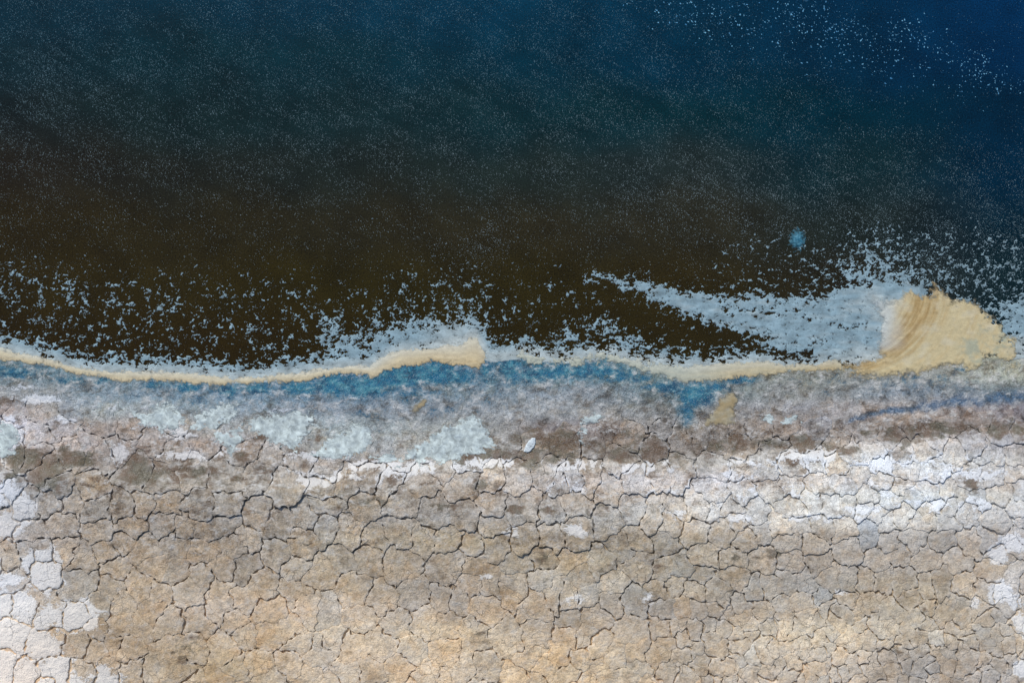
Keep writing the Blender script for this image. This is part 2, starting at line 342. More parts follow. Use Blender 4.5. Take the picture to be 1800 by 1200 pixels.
    h = k.math('ADD', h, k.math('MULTIPLY', fs, 0.15))
    h = k.math('ADD', h, k.math('MULTIPLY', n5, 3.4))
    h = k.math('ADD', h, k.math('MULTIPLY', n7, k.math('MULTIPLY', mot, 1.2)))
    k.l(k.bump(h, 0.85, 0.022), k.b.inputs['Normal'])
    return k.m
def foam_material(name, contrast=0.14, bump=0.5):
    k = NT(name)
    P = k.n('ShaderNodeNewGeometry').outputs['Position']
    base = k.attr('col')
    n1 = k.noise(P, 9.0, 6, 0.65, 0.6); n2 = k.noise(P, 60.0, 3, 0.6)
    v = k.math('ADD', k.mr(n1, 0.3, 0.7, 1 - contrast, 1 + contrast), k.mr(n2, 0.3, 0.7, -0.09, 0.09))
    vm = k.n('ShaderNodeCombineColor'); [k.l(v, vm.inputs[i]) for i in range(3)]
    k.l(k.mix(1.0, base.outputs['Color'], vm.outputs[0], 'MULTIPLY'), k.b.inputs['Base Color'])
    k.b.inputs['Roughness'].default_value = 0.65; k.b.inputs['Specular IOR Level'].default_value = 0.3
    n3 = k.noise(P, 30.0, 5, 0.75, 0.5)
    k.l(k.math('MULTIPLY', base.outputs['Alpha'], k.mr(k.math('ADD', k.math('MULTIPLY', base.outputs['Alpha'], 1.3), k.mr(n3, 0.3, 0.7, -0.45, 0.45)), 0.1, 0.75, 0.25, 1.0, True)), k.b.inputs['Alpha'])
    k.l(k.bump(k.math('ADD', n1, k.math('MULTIPLY', n2, 0.4)), bump, 0.02), k.b.inputs['Normal'])
    return k.m
def water_material():
    k = NT('lake_water')
    P = k.n('ShaderNodeNewGeometry').outputs['Position']
    base = k.attr('col')
    n1 = k.noise(P, 1.3, 5, 0.6); n2 = k.noise(P, 42.0, 3, 0.8)
    v = k.math('ADD', k.mr(n1, 0.3, 0.7, 0.78, 1.18), k.mr(n2, 0.36, 0.66, -0.5, 0.75))  # fine noise puts the ripples' light and dark into the water colour
    vm = k.n('ShaderNodeCombineColor'); [k.l(v, vm.inputs[i]) for i in range(3)]
    k.l(k.mix(1.0, base.outputs['Color'], vm.outputs[0], 'MULTIPLY'), k.b.inputs['Base Color'])
    k.b.inputs['Roughness'].default_value = 0.12; k.b.inputs['IOR'].default_value = 1.33
    r = k.n('ShaderNodeVectorRotate', rotation_type='Z_AXIS'); k.l(P, r.inputs['Vector']); r.inputs['Angle'].default_value = math.radians(28)
    rip = k.noise(k.scaled(r.outputs[0], (42, 20, 20)), 1.0, 3, 0.6, 0.3)
    rip2 = k.noise(P, 7.0, 3, 0.5)
    h = k.math('ADD', rip, k.math('MULTIPLY', rip2, 1.2))
    k.l(k.bump(h, 0.22, 0.02), k.b.inputs['Normal'])
    return k.m
MUD = mud_material(); CREAM = foam_material('cream_foam', 0.09, 0.35); PALE = foam_material('pale_foam', 0.12, 0.4)
CRUST = foam_material('salt_crust', 0.42, 0.8); WATERM = water_material()

# ------------------------------------------------------------------ ground and water
def axis(lo, hi, step, far):
    a = np.arange(lo, hi + step, step, float)
    pre = [lo - d for d in far[::-1]]; post = [a[-1] + d for d in far]
    return np.concatenate([pre, a, post])
FAR = [60, 160, 400, 1000, 3000, 9000, 24000]
gu = axis(-300, 2100, 4, FAR); gv = axis(540, 1420, 4, FAR)
U, V = np.meshgrid(gu, gv)
G = height(U, V)
pl = platey(U, V)
salt_f = blobs(U, V, [b for b in SALT if b[0] < 220 and b[1] > 840 or b[0] > 1730 and b[1] > 900])
depth = 0.055 - 0.028 * sst(0.3, 0.8, salt_f)
Gz = G - pl * depth
gc, gm = land_fields(U, V)
gm[..., 0] *= (1 - sst(0.2, 0.6, pl)); gm[..., 1] *= (1 - 0.5 * pl)
nv, nu = U.shape
VV = np.stack([X(U), Y(V), Gz], -1).reshape(-1, 3)
ids = np.arange(nv * nu).reshape(nv, nu)
quads = np.stack([ids[:-1, :-1], ids[1:, :-1], ids[1:, 1:], ids[:-1, 1:]], -1).reshape(-1, 4)
cu = (U[:-1, :-1] + 0).ravel(); cv = (V[:-1, :-1] + 0).ravel()
uc = np.clip(cu, -400, 2200)
zone = np.where(cv < plate_top(uc) + 6, 0, np.where(cv < split(uc), 1, 2))
def ground_part(name, z):
    q = quads[zone == z]
    used = np.unique(q); remap = np.full(nv * nu, -1); remap[used] = np.arange(len(used))
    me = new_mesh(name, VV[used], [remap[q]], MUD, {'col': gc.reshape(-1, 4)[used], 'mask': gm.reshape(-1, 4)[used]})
    return link(name, me, kind='structure')
wet_shore = ground_part('wet_shore', 0)
salt_terrace = ground_part('salt_terrace', 1)
mudflat = ground_part('mudflat', 2)

wu_ = axis(-300, 2100, 12, FAR); wv_ = axis(-300, 720, 12, FAR[:1]); wv_ = np.concatenate([[-300 - d for d in FAR[::-1]], np.arange(-300, 721, 12.0)])
U, V = np.meshgrid(wu_, wv_)
ww = U + 60 * fbm(U / 200, V / 160, 21, 3), V + 45 * fbm(U / 180, V / 140, 22, 3)
wc = WATER(*ww) * (1 + 0.25 * fbm(U / 70, V / 50, 23, 3)[..., None])
ids = np.arange(U.size).reshape(U.shape)
quads = np.stack([ids[:-1, :-1], ids[1:, :-1], ids[1:, 1:], ids[:-1, 1:]], -1).reshape(-1, 4)
water = link('lake_water', new_mesh('lake_water', np.stack([X(U), Y(V), np.zeros_like(U)], -1).reshape(-1, 3), [quads], WATERM, {'col': wc.reshape(-1, 3)}), kind='structure')

# ------------------------------------------------------------------ mud plates
def zs(ou, ov, pts, k=3.0): return [(ou + a / k, ov + b / k) for a, b in pts]
SEEDS = zs(0, 600, [(60,500),(80,590),(210,600),(380,560),(550,600),(345,450),(210,480),(530,440),(700,430),(830,500),(740,690),(1020,670),(1070,510),(1220,700),
 (1290,590),(1340,700),(1440,560),(1530,760),(1750,680),(1600,600),(270,660),(520,770),(680,870),(790,850),(900,860),(1090,870),(1220,860),(1370,920),(1500,960),
 (340,760),(300,840),(90,780),(70,930),(180,850),(200,980),(420,830),(560,870),(380,950),(560,980),(720,950),(900,950),(680,1050),(800,1080),(950,1060),(1000,960),
 (1100,970),(1220,950),(1100,1080),(1260,1060),(1330,1010),(1650,930),(1710,980),(1600,1080),(1480,1090),(600,1100),(480,1120),(380,1080),(270,1100),(100,1120),
 (20,1130),(1740,830),(1730,770),(1640,1000),(20,830),(30,690),(480,520),(640,560),(940,590)])
SEEDS += zs(0, 800, [(30,560),(100,640),(290,560),(190,500),(60,780),(180,760),(100,900),(60,1080),(200,1130),(300,960),(310,800),(460,830),(360,1090),(490,1100),
 (630,1110),(470,950),(560,990),(570,890),(460,650),(640,560),(640,680),(760,670),(870,700),(700,760),(690,860),(770,860),(720,980),(640,950),(1040,700),(960,1000),
 (1060,980),(1010,1090),(860,1120),(1190,780),(1270,850),(1180,580),(1330,570),(1400,650),(1590,700),(1440,800),(1560,880),(1320,920),(1440,900),(1650,780),(1750,800),
 (1600,560),(1690,590),(1400,1060),(1600,960),(1560,1060),(1700,1000),(1640,1150),(1750,1170),(1300,1100),(1050,1170),(1200,1150),(1450,1140),(1790,950),(730,1100),(280,1190),
 (1180,680),(1090,620),(850,560),(1200,980),(930,1170)])
SEEDS += zs(600, 800, [(130,260),(70,400),(180,400),(320,370),(450,410),(490,290),(330,240),(660,310),(560,430),(690,440),(810,350),(800,450),(960,410),(1100,430),
 (1240,390),(1210,540),(1070,520),(930,560),(1370,540),(1470,460),(1550,430),(1560,560),(1690,440),(1690,580),(1770,560),(1390,160),(1230,120),(1090,100),(920,110),
 (800,100),(650,130),(450,120),(170,120),(30,120),(810,260),(910,280),(1100,270),(1220,240),(1000,250),(1400,330),(1540,260),(1640,290),(1550,120),(1670,100),(1770,80),
 (1760,280),(1720,330),(130,530),(30,530),(330,560),(590,530),(560,600),(720,570),(680,670),(790,680),(230,730),(540,720),(630,720),(760,760),(890,700),(920,650),
 (1060,640),(1010,750),(1240,610),(1420,650),(1290,720),(1190,710),(1410,740),(1540,740),(1660,680),(1740,650),(1690,780),(1770,770),(1130,700),(100,830),(1210,850),
 (1270,920),(1190,910),(1330,800),(700,910),(560,880),(450,840),(880,930),(1020,930),(1150,1010),(1010,1020),(60,970),(230,970),(370,1000),(560,1010),(650,1060),
 (760,1080),(450,1110),(180,1110),(60,1130),(560,1160),(330,1060),(920,1150),(1020,1160),(1060,1070),(1240,1040),(1330,1070),(1430,1030),(1330,980),(1550,1000),
 (1560,1080),(1640,1020),(1700,970),(1720,1110),(1500,1140),(1400,1130),(1300,1150),(1200,1110),(1770,1010),(1600,1150),(1140,130),(250,160),(540,60),(1310,120)])
SEEDS += zs(1200, 600, [(150,670),(300,670),(420,660),(560,650),(690,620),(800,650),(990,570),(1140,590),(1250,570),(1410,590),(1600,600),(1740,600),(870,590),(1010,650),
 (1150,670),(1280,680),(150,770),(300,770),(430,770),(560,750),(700,740),(820,740),(900,700),(1010,730),(1130,740),(1260,780),(1360,770),(1480,720),(1610,690),
 (1740,690),(1760,780),(1640,790),(1430,800),(1510,820),(1190,810),(1060,820),(950,790),(740,850),(670,840),(840,840),(920,870),(560,870),(360,880),(240,870),(160,870),
 (50,860),(1300,850),(1370,850),(1250,880),(1000,890),(1130,900),(1350,920),(1450,890),(1620,920),(1770,920),(1700,850),(50,980),(190,970),(270,930),(380,980),(500,950),
 (580,950),(710,960),(820,960),(940,1000),(1040,940),(1180,930),(1050,1030),(1180,1030),(1330,1030),(1460,1040),(1570,1020),(1680,1040),(1620,1100),(1750,990),(320,1030),
 (540,1030),(650,1040),(100,1110),(250,1120),(400,1120),(550,1120),(850,1080),(680,1140),(980,1120),(1100,1100),(1240,1120),(1400,1120),(10,1160),(480,560),(640,530),
 (300,560),(1310,500),(1500,520),(1080,500)])
SEEDS += zs(1200, 800, [(80,610),(250,610),(160,680),(50,690),(350,690),(450,680),(520,660),(630,650),(740,640),(840,640),(930,640),(1010,640),(1120,630),(1250,660),(1320,650),
 (1440,670),(1540,690),(1640,690),(1700,620),(1600,590),(1770,640),(190,740),(480,760),(610,750),(700,710),(720,770),(820,740),(960,740),(1180,740),(1400,740),(1240,790),
 (1320,810),(1420,820),(1520,780),(1620,830),(1660,760),(1710,840),(1780,760),(1770,860),(1050,800),(900,800),(200,880),(330,860),(430,890),(570,880),(130,930),(50,880),
 (640,890),(740,880),(680,940),(850,960),(930,940),(990,870),(900,860),(1080,900),(1220,920),(1300,930),(1380,890),(1450,950),(1100,1000),(1200,1000),(740,990),(640,1020),
 (540,1050),(730,1050),(860,1030),(960,1040),(870,1090),(980,1120),(1110,1150),(1200,1080),(760,1110),(640,1130),(880,1150),(520,1110),(1330,1060),(1460,1020),(1550,960),
 (1600,1050),(1720,1090),(1730,960),(1780,1000),(1650,960),(1560,1130),(1400,1160),(1660,1160),(1770,1150),(50,980),(150,1000),(270,970),(340,1030),(440,980),(60,1070),
 (150,1090),(240,1080),(330,1110),(100,1160),(220,1160),(410,1090)])
rnd = random.Random(5)
def spacing(u, v):
    big = 52 - 32 * float(sst(1050, 1250, u)) * float(sst(1020, 1080, v))
    if 560 < v < plate_top(u) + 40: big = 38
    if u < 0 or u > 1800 or v > 1200: big = 40
    if u < 190 and v > 840: return 72.0
    return big * (1 - 0.3 * float(sst(430, 250, u)) * float(sst(930, 970, v)) * float(sst(1130, 1060, v)))
seeds = []
for s in SEEDS:
    if s[1] > plate_top(s[0]) - 4 and all((s[0] - a) ** 2 + (s[1] - b) ** 2 > 15 ** 2 for a, b in seeds): seeds.append(s)
cell = {}
def near(u, v):
    i, j = int(u // 40), int(v // 40)
    for a in (i - 1, i, i + 1):
        for b in (j - 1, j, j + 1):
            yield from cell.get((a, b), ())
for s in seeds: cell.setdefault((int(s[0] // 40), int(s[1] // 40)), []).append(s)
for k in range(26000):
    u = rnd.uniform(-270, 2070); v = rnd.uniform(680, 1400)
    if v < plate_top(u): continue
    r = spacing(u, v) * rnd.uniform(0.75, 1.15)
    if all((u - a) ** 2 + (v - b) ** 2 > r * r for a, b in near(u, v)):
        seeds.append((u, v)); cell.setdefault((int(u // 40), int(v // 40)), []).append((u, v))
nreal = len(seeds)
for u in range(-320, 2130, 30):           # guard points close the outer cells
    seeds.append((u, float(plate_top(u)) - 26)); seeds.append((u, 1430.0))
for v in range(680, 1440, 30): seeds.append((-310.0, v)); seeds.append((2110.0, v))
S = np.array(seeds)
def warp(p):
    u, v = p[:, 0], p[:, 1]
    k = 1.0
    return np.stack([u + 8.5 * perlin(u / 27, v / 27, 31) + 4.6 * perlin(u / 10, v / 10, 32) + 2.4 * perlin(u / 4.2, v / 4.2, 33),
                     v + 8.5 * perlin(u / 27, v / 27, 34) + 4.6 * perlin(u / 10, v / 10, 35) + 2.4 * perlin(u / 4.2, v / 4.2, 36)], 1)
grnd = random.Random(11)
GS = []
for k in range(5000):
    u = grnd.uniform(-320, 2120); v = grnd.uniform(680, 1450)
    r = 120 - 30 * float(sst(900, 1100, u)) - 34 * float(sst(1000, 1250, u)) * float(sst(1000, 1080, v))
    if all((u - a) ** 2 + (v - b) ** 2 > r * r for a, b in GS): GS.append((u, v))
GS = np.array(GS)
grp = np.argmin(((warp(warp(S))[:, None] - GS[None]) ** 2).sum(2), 1)
wS = warp(S)
bandk = ((wS[:, 1] > terrace(S[:, 0])).astype(int) + (wS[:, 1] > terrace(S[:, 0]) * 0.45 + split(S[:, 0]) * 0.55)
         + (wS[:, 1] > split(S[:, 0])) + (wS[:, 1] > split(S[:, 0]) + 80))
grp = grp * 5 + bandk
goff = np.array([grnd.gauss(0, 0.007) for g in range(len(GS) * 5)])
def hsh(i, j):
    a, b = (i, j) if i < j else (j, i)
    return random.Random(a * 7919 + b * 104729 + 3)
def voronoi(i):
    d = ((S - S[i]) ** 2).sum(1); nb = np.argsort(d)[1:30]
    c = S[i]; R = 90.0
    poly = [((c[0] - R, c[1] - R), -1), ((c[0] + R, c[1] - R), -1), ((c[0] + R, c[1] + R), -1), ((c[0] - R, c[1] + R), -1)]
    for j in nb:                           # poly: list of (point, neighbour across the edge that starts here)
        q = S[j]; n = q - c; m = (q + c) / 2; off = n @ m
        out = []; K = len(poly)
        for a in range(K):
            (p, e), (p2, _) = poly[a], poly[(a + 1) % K]
            s1 = n[0] * p[0] + n[1] * p[1] - off; s2 = n[0] * p2[0] + n[1] * p2[1] - off
            if s1 <= 0: out.append((p, e))
            if (s1 <= 0) != (s2 <= 0):
                t = s1 / (s1 - s2); x = (p[0] + t * (p2[0] - p[0]), p[1] + t * (p2[1] - p[1]))
                out.append((x, int(j)) if s1 <= 0 else (x, e))
        poly = out
        if not poly: return None
    return poly
plates = []
for i in range(nreal):
    poly = voronoi(i)
    if not poly: continue
    pts = []; wid = []
    K = len(poly)
    for a in range(K):
        (p, e), (p2, _) = poly[a], poly[(a + 1) % K]
        p = np.array(p); p2 = np.array(p2); L = np.hypot(*(p2 - p))
        if L < 0.3: continue
        h = hsh(i, e); q = h.random()
        tz = float(sst(-20, 10, S[i][1] - terrace(S[i][0])) * sst(40, 0, S[i][1] - split(S[i][0])))
        if S[i][0] < 190 and S[i][1] > 850: wd = 1.5 + 2.0 * q
        elif e < 0 or grp[e] // 5 != grp[i] // 5: wd = 1.1 + 2.3 * q * q
        elif grp[e] != grp[i]: wd = 0.8 + 2.0 * q
        else: wd = -0.5 if q < 0.60 - 0.22 * tz - 0.2 * float(sst(1000, 1150, S[i][0]) * sst(1020, 1060, S[i][1])) else (0.8 if q < 0.78 else (1.5 if q < 0.93 else 2.6))
        n = max(1, int(round(L / 3.8)))
        for t in range(n):
            pts.append(p + (p2 - p) * t / n); wid.append(wd)
    if len(pts) < 5: continue
    B = warp(np.array(pts)); wid = np.array(wid)
    wid = (np.roll(wid, 1) + 2 * wid + np.roll(wid, -1)) / 4
    wid = wid * np.where(wid > 0, np.clip(0.95 + 1.5 * perlin(B[:, 0] / 19, B[:, 1] / 19, 41), 0.0, 2.1), 1)
    sb = blobs(B[:, 0], B[:, 1], [b for b in SALT if b[0] < 220 and b[1] > 840 or b[0] > 1730 and b[1] > 1000])
    wid = np.where(wid > 0.3, wid + 1.6 * sst(0.3, 0.7, sb), wid)
    wid = np.where(wid > 0, wid * (0.35 + 0.5 * sst(0, 90, B[:, 1] - plate_top(B[:, 0]))), wid)
    tg = np.roll(B, -1, 0) - np.roll(B, 1, 0) + 0.6 * (np.roll(B, -2, 0) - np.roll(B, 2, 0)); tg = tg / (np.hypot(tg[:, 0], tg[:, 1])[:, None] + 1e-6)
    nrm = np.stack([-tg[:, 1], tg[:, 0]], 1)       # cells run clockwise on the page: this points inwards
    ctr = B.mean(0)
    if ((ctr - B) * nrm).sum() < 0: nrm = -nrm
    B = B + nrm * wid[:, None] * 0.5
    ctr = B.mean(0)
    th = np.unwrap(np.arctan2(B[:, 1] - ctr[1], B[:, 0] - ctr[0])); sg = np.sign(th[-1] - th[0]) or 1.0
    th = np.maximum.accumulate(th * sg); th = np.minimum(th, th[0] + 2 * np.pi - 0.02)
    rad_ = np.hypot(B[:, 0] - ctr[0], B[:, 1] - ctr[1])
    B = ctr + rad_[:, None] * np.stack([np.cos(th * sg), np.sin(th * sg)], 1)
    seg = np.hypot(*(np.roll(B, -1, 0) - B).T); cum = np.concatenate([[0], np.cumsum(seg)]); per = cum[-1]
    m_ = max(8, int(per / 3.0)); ss = (np.arange(m_) + 0.5) * per / m_
    Bc = np.concatenate([B, B[:1]]); wc_ = np.concatenate([wid, wid[:1]])
    B = np.stack([np.interp(ss, cum, Bc[:, 0]), np.interp(ss, cum, Bc[:, 1])], 1); wid = np.interp(ss, cum, wc_)
    tg = np.roll(B, -1, 0) - np.roll(B, 1, 0); tg = tg / (np.hypot(tg[:, 0], tg[:, 1])[:, None] + 1e-6)
    chip = (2.3 * perlin(B[:, 0] / 6.5, B[:, 1] / 6.5, 43) + 0.5 * perlin(B[:, 0] / 5, B[:, 1] / 5, 44 + i % 7)) * np.clip(wid + 0.3, 0.3, 1)
    B = B + np.stack([-tg[:, 1], tg[:, 0]], 1) * chip[:, None]
    drop = np.clip(wid / 1.5, 0.0, 1.0)
    for _ in range(3): drop = (np.roll(drop, 1) + drop + np.roll(drop, -1)) / 3
    area = 0.5 * abs(np.sum(B[:, 0] * np.roll(B[:, 1], -1) - B[:, 1] * np.roll(B[:, 0], -1)))
    if area < 40: continue
    R = math.sqrt(area / math.pi)
    cx, cy = ctr
    n = len(B)
    rr = hsh(i, i + 50000)
    off = rr.gauss(0, 0.0018) + goff[grp[i]]
    mid = float(sst(-30, 10, cy - terrace(cx)) * sst(60, 0, cy - split(cx)))
    tu = rr.gauss(0, 0.00012); tv = rr.gauss(0.0, 0.00012) + 0.0006 * mid
    dome = rr.uniform(0.001, 0.008) * min(1.0, R / 22)
    relief = float(sst(0, 90, cy - plate_top(cx)))
    off *= 0.25 + 0.75 * relief; tu *= relief; tv *= relief
    rings = [(0.0, -0.075, 1.0), (0.0, -0.003, 1.0), (min(0.25, 1.0 / R), 0.0, 1.0), (min(0.5, 4.5 / R), 0.3, 0.5), (0.62, 0.9, 0.0)]
    P = []; Z = []; E = []
    for t, k, e in rings:
        p = B + (ctr - B) * t
        if t > 0.03:
            ps = p.copy()
            for _ in range(2 if t < 0.5 else 4): ps = (np.roll(ps, 1, 0) + ps + np.roll(ps, -1, 0)) / 3
            p = ps if t > 0.5 else 0.5 * (p + ps)
        z = height(p[:, 0], p[:, 1]) + off + tu * (p[:, 0] - cx) + tv * (p[:, 1] - cy)
        z = z + (k if k < -0.05 else (k * drop if k < 0 else dome * (k * drop + (1 - drop))))
        P.append(p); Z.append(z); E.append(np.full(n, e) * drop)
    P.append(ctr[None]); Z.append(height(np.array([cx]), np.array([cy])) + off + dome); E.append(np.array([0.0]))
    P = np.concatenate(P); Z = np.concatenate(Z); E = np.concatenate(E)
    a = np.arange(n); b = (a + 1) % n
    quads = np.concatenate([np.stack([r * n + a, r * n + b, (r + 1) * n + b, (r + 1) * n + a], 1) for r in range(4)])
    tris = np.stack([4 * n + a, 4 * n + b, np.full(n, 5 * n)], 1)
    # page coordinates have v downwards: make faces look up
    A2 = np.sum(B[:, 0] * np.roll(B[:, 1], -1) - B[:, 1] * np.roll(B[:, 0], -1))
    if A2 > 0: quads = quads[:, ::-1]; tris = tris[:, ::-1]
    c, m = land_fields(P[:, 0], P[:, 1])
    br = 1 + rr.gauss(0, 0.06) + 6.0 * goff[grp[i]]; wm = rr.gauss(0, 0.03)
    c = c * np.array([br * (1 + wm), br, br * (1 - 1.4 * wm), 1.0])
    m[:, 3] = E
    m[:, 0] += rr.gauss(0, 0.05)
    zn = float(sst(-70, -20, cy - terrace(cx)) * sst(60, 10, cy - terrace(cx)))
    m[:, 0] += zn * (0.36 * E - 0.03); m[:, 1] += zn * rr.uniform(0.0, 0.4) * (1 - E)
    vis = -20 < cx < 1820 and cy < 1215
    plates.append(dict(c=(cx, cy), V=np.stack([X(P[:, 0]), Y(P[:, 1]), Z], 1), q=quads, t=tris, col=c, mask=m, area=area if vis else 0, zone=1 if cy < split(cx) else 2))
for z, parent in ((1, salt_terrace), (2, mudflat)):
    L = sorted([p for p in plates if p['zone'] == z], key=lambda p: -p['area'])
    own = [p for p in L if p['area'] > 0][:300]
    rest = L[len(own):]
    for p in own:
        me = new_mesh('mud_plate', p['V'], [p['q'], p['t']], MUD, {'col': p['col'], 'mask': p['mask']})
        link('mud_plate', me, parent)
    o = 0; Vs = []; Q = []; T = []; Cc = []; M = []
    for p in rest:
        Vs.append(p['V']); Q.append(p['q'] + o); T.append(p['t'] + o); Cc.append(p['col']); M.append(p['mask']); o += len(p['V'])
    if Vs:
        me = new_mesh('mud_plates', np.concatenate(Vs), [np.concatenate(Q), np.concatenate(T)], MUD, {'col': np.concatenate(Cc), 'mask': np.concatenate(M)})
        link('mud_plates', me, parent, kind='stuff')
    print('zone', z, 'own', len(own), 'rest', len(rest))

# ------------------------------------------------------------------ contour meshes for foam and crusts
def iso(F, u0, v0, d):
    """polygons where F > 0 on a regular plan grid. returns plan points, F at them, triangles"""
    nv, nu = F.shape
    ins = F > 0
    N = nv * nu
    cid = np.arange(N).reshape(nv, nu); hid = N + cid; vid = 2 * N + cid
    pu, pv = np.meshgrid(u0 + d * np.arange(nu), v0 + d * np.arange(nv))
    case = ins[:-1, :-1] * 1 + ins[:-1, 1:] * 2 + ins[1:, 1:] * 4 + ins[1:, :-1] * 8
    a, b, c, e = cid[:-1, :-1], cid[:-1, 1:], cid[1:, 1:], cid[1:, :-1]
    t, r, bo, l = hid[:-1, :-1], vid[:-1, 1:], hid[1:, :-1], vid[:-1, :-1]
    L = {1: [[a, t, l]], 2: [[t, b, r]], 3: [[a, b, r, l]], 4: [[r, c, bo]], 5: [[a, t, r, c, bo, l]], 6: [[t, b, c, bo]], 7: [[a, b, c, bo, l]],
         8: [[l, bo, e]], 9: [[a, t, bo, e]], 10: [[t, b, r, bo, e, l]], 11: [[a, b, r, bo, e]], 12: [[l, r, c, e]], 13: [[a, t, r, c, e]], 14: [[t, b, c, e, l]], 15: [[a, b, c, e]]}
    tri = []
    for k, ps in L.items():
        msk = case == k
        if not msk.any(): continue
        for p in ps:
            q = [x[msk] for x in p]
            for s in range(1, len(q) - 1): tri.append(np.stack([q[0], q[s + 1], q[s]], 1))
    tri = np.concatenate(tri)
    used, inv = np.unique(tri, return_inverse=True)
    tri = inv.reshape(-1, 3)
    kind = used // N; base = used % N
    i, j = base // nu, base % nu
    f0 = F[i, j]
    i2 = np.where(kind == 2, np.minimum(i + 1, nv - 1), i); j2 = np.where(kind == 1, np.minimum(j + 1, nu - 1), j)
    f1 = F[i2, j2]
    tt = np.where(kind == 0, 0, np.clip(f0 / np.where(np.abs(f0 - f1) < 1e-9, 1, f0 - f1), 0.02, 0.98))
    u = u0 + d * (j + tt * (kind == 1)); v = v0 + d * (i + tt * (kind == 2))
    f = np.where(kind == 0, f0, 0.0)
    return u, v, f, tri
def components(nvert, tri):
    lab = np.arange(nvert)
    while True:
        m = lab[tri].min(1); old = lab.copy()
        for k in range(3): np.minimum.at(lab, tri[:, k], m)
        lab = lab[lab]
        if (lab == old).all(): return lab
def uniform(n):
    r = np.argsort(np.argsort(n.ravel())).reshape(n.shape)
    return r / (n.size - 1.0)
def floorz(u, v): return np.maximum(height(u, v), 0.0)
def sub(u, v, z, c, tri, sel, name, mat, alpha=None, **props):
    if alpha is not None: c = np.concatenate([c, alpha[:, None]], 1)
    q = tri[sel]; used = np.unique(q); rm = np.full(len(u), -1); rm[used] = np.arange(len(used))
    me = new_mesh(name, np.stack([X(u[used]), Y(v[used]), z[used]], 1), [rm[q]], mat, {'col': c[used]})
    return link(name, me, **props)

# ---- pale foam adrift on the lake
d = 1.3
ug = np.arange(-240, 2040, d); vg = np.arange(380, 700, d)
U, V = np.meshgrid(ug, vg)
SHEET = [(1040,484),(1120,494),(1200,516),(1247,520),(1290,528),(1323,520),(1350,520),(1370,530),(1400,523),(1420,530),(1447,520),(1487,508),(1530,500),(1570,490),
         (1620,500),(1640,520),(1640,600),(1560,650),(1500,640),(1440,634),(1428,617),(1387,617),(1353,607),(1333,590),(1283,577),(1243,563),(1200,548),(1190,545),(1170,535),(1140,518)]
cu_ = cream_up(U); dl = cu_ - V
lo = fbm(U / 45, V / 30, 51, 3)
prof = np.interp(dl, [-60, -4, 5, 11, 18, 28, 45, 70, 110, 140, 165, 200, 230], [0.9, 0.97, 0.84, 0.60, 0.42, 0.25, 0.15, 0.12, 0.125, 0.12, 0.07, 0.02, 0.0])
left = sst(590, 520, U)
dens = 1.25 * prof * left * np.clip(1 + 1.0 * lo, 0.4, 1.8)
dens += left * 0.12 * np.exp(-((V - 505 - 0.11 * U) / 22) ** 2) * sst(420, 150, U) * np.clip(1 + 2 * lo, 0, 2)
midp = sst(520, 600, U) * sst(880, 845, U)
dv = dl + 0.0
dens += midp * np.clip(1 + 0.8 * lo, 0.3, 1.8) * np.interp(dv, [-60, 0, 14, 26, 40, 60, 85, 115, 140, 165], [0.95, 0.95, 0.86, 0.66, 0.42, 0.26, 0.18, 0.13, 0.07, 0.02])
dens += 0.28 * blobs(U, V, [(790, 585, 50, 22), (700, 600, 60, 16), (610, 600, 30, 16)])
ctr_ = sst(840, 870, U) * sst(1500, 1440, U)
dens += ctr_ * np.clip(1 + 1.1 * lo, 0.2, 2) * np.interp(dl, [-60, 0, 8, 15, 24, 40, 70, 120, 150, 180], [0.9, 0.85, 0.64, 0.42, 0.25, 0.16, 0.12, 0.09, 0.05, 0.015])
dens += 0.42 * np.maximum(0, blobs(U, V, [(1052, 570, 32, 12), (1000, 593, 32, 12), (1108, 600, 24, 14), (580, 575, 20, 22), (1080, 583, 20, 8)]) - 0.1)
sd = sd_poly(U + 8 * fbm(U / 30, V / 30, 52), V + 8 * fbm(U / 30, V / 30, 53), SHEET)
dens = np.maximum(dens, np.interp(sd, [-45, -25, -12, -4, 3, 9, 20], [0.0, 0.05, 0.20, 0.42, 0.80, 0.97, 0.9995]) * (1 - 0.25 * sst(1200, 1060, U)))
dens -= 0.22 * np.maximum(0, blobs(U, V, [(1290, 545, 26, 9), (1350, 548, 46, 8), (1420, 560, 9, 9), (1490, 572, 22, 5), (1445, 600, 16, 8), (1300, 590, 70, 8)]))
spray = np.exp(-((U - 1545) / 95) ** 2) * np.interp(V, [395, 430, 465, 500, 530], [0.03, 0.22, 0.46, 0.72, 0.8])
spray2 = sst(1560, 1640, U) * np.interp(V - 0.05 * (U - 1600), [395, 440, 480, 520, 560], [0.05, 0.16, 0.27, 0.33, 0.3])
rightp = 0.9 * sst(1735, 1775, U + 14 * lo) * sst(508, 535, V + 20 * lo)
dens = np.maximum(dens, np.maximum(np.maximum(spray * np.clip(1 + 0.6 * lo, 0.3, 1.5), spray2), rightp))
dens += 0.05 * sst(1180, 1300, U) * sst(520, 470, V) * sst(380, 430, V)
dens = np.clip(dens, 0, 0.9999)
dens[:, :2] = 0; dens[:, -2:] = 0; dens[:2] = 0
big = uniform(fbm(U / 14 + 0.3 * V / 14, V / 8.5, 54, 5, 0.82))
fine = uniform(fbm(U / 8.0 + 0.4 * V / 8.0, V / 6.5, 55, 4, 0.92) + 0.25 * perlin(U / 16, V / 16, 155))
kf = 0.9 * sst(16, 50, dl) * sst(1300, 1000, U) + sst(1420, 1500, U) * sst(530, 490, V) + sst(880, 900, U) * sst(1000, 960, U) * sst(26, 12, dl)
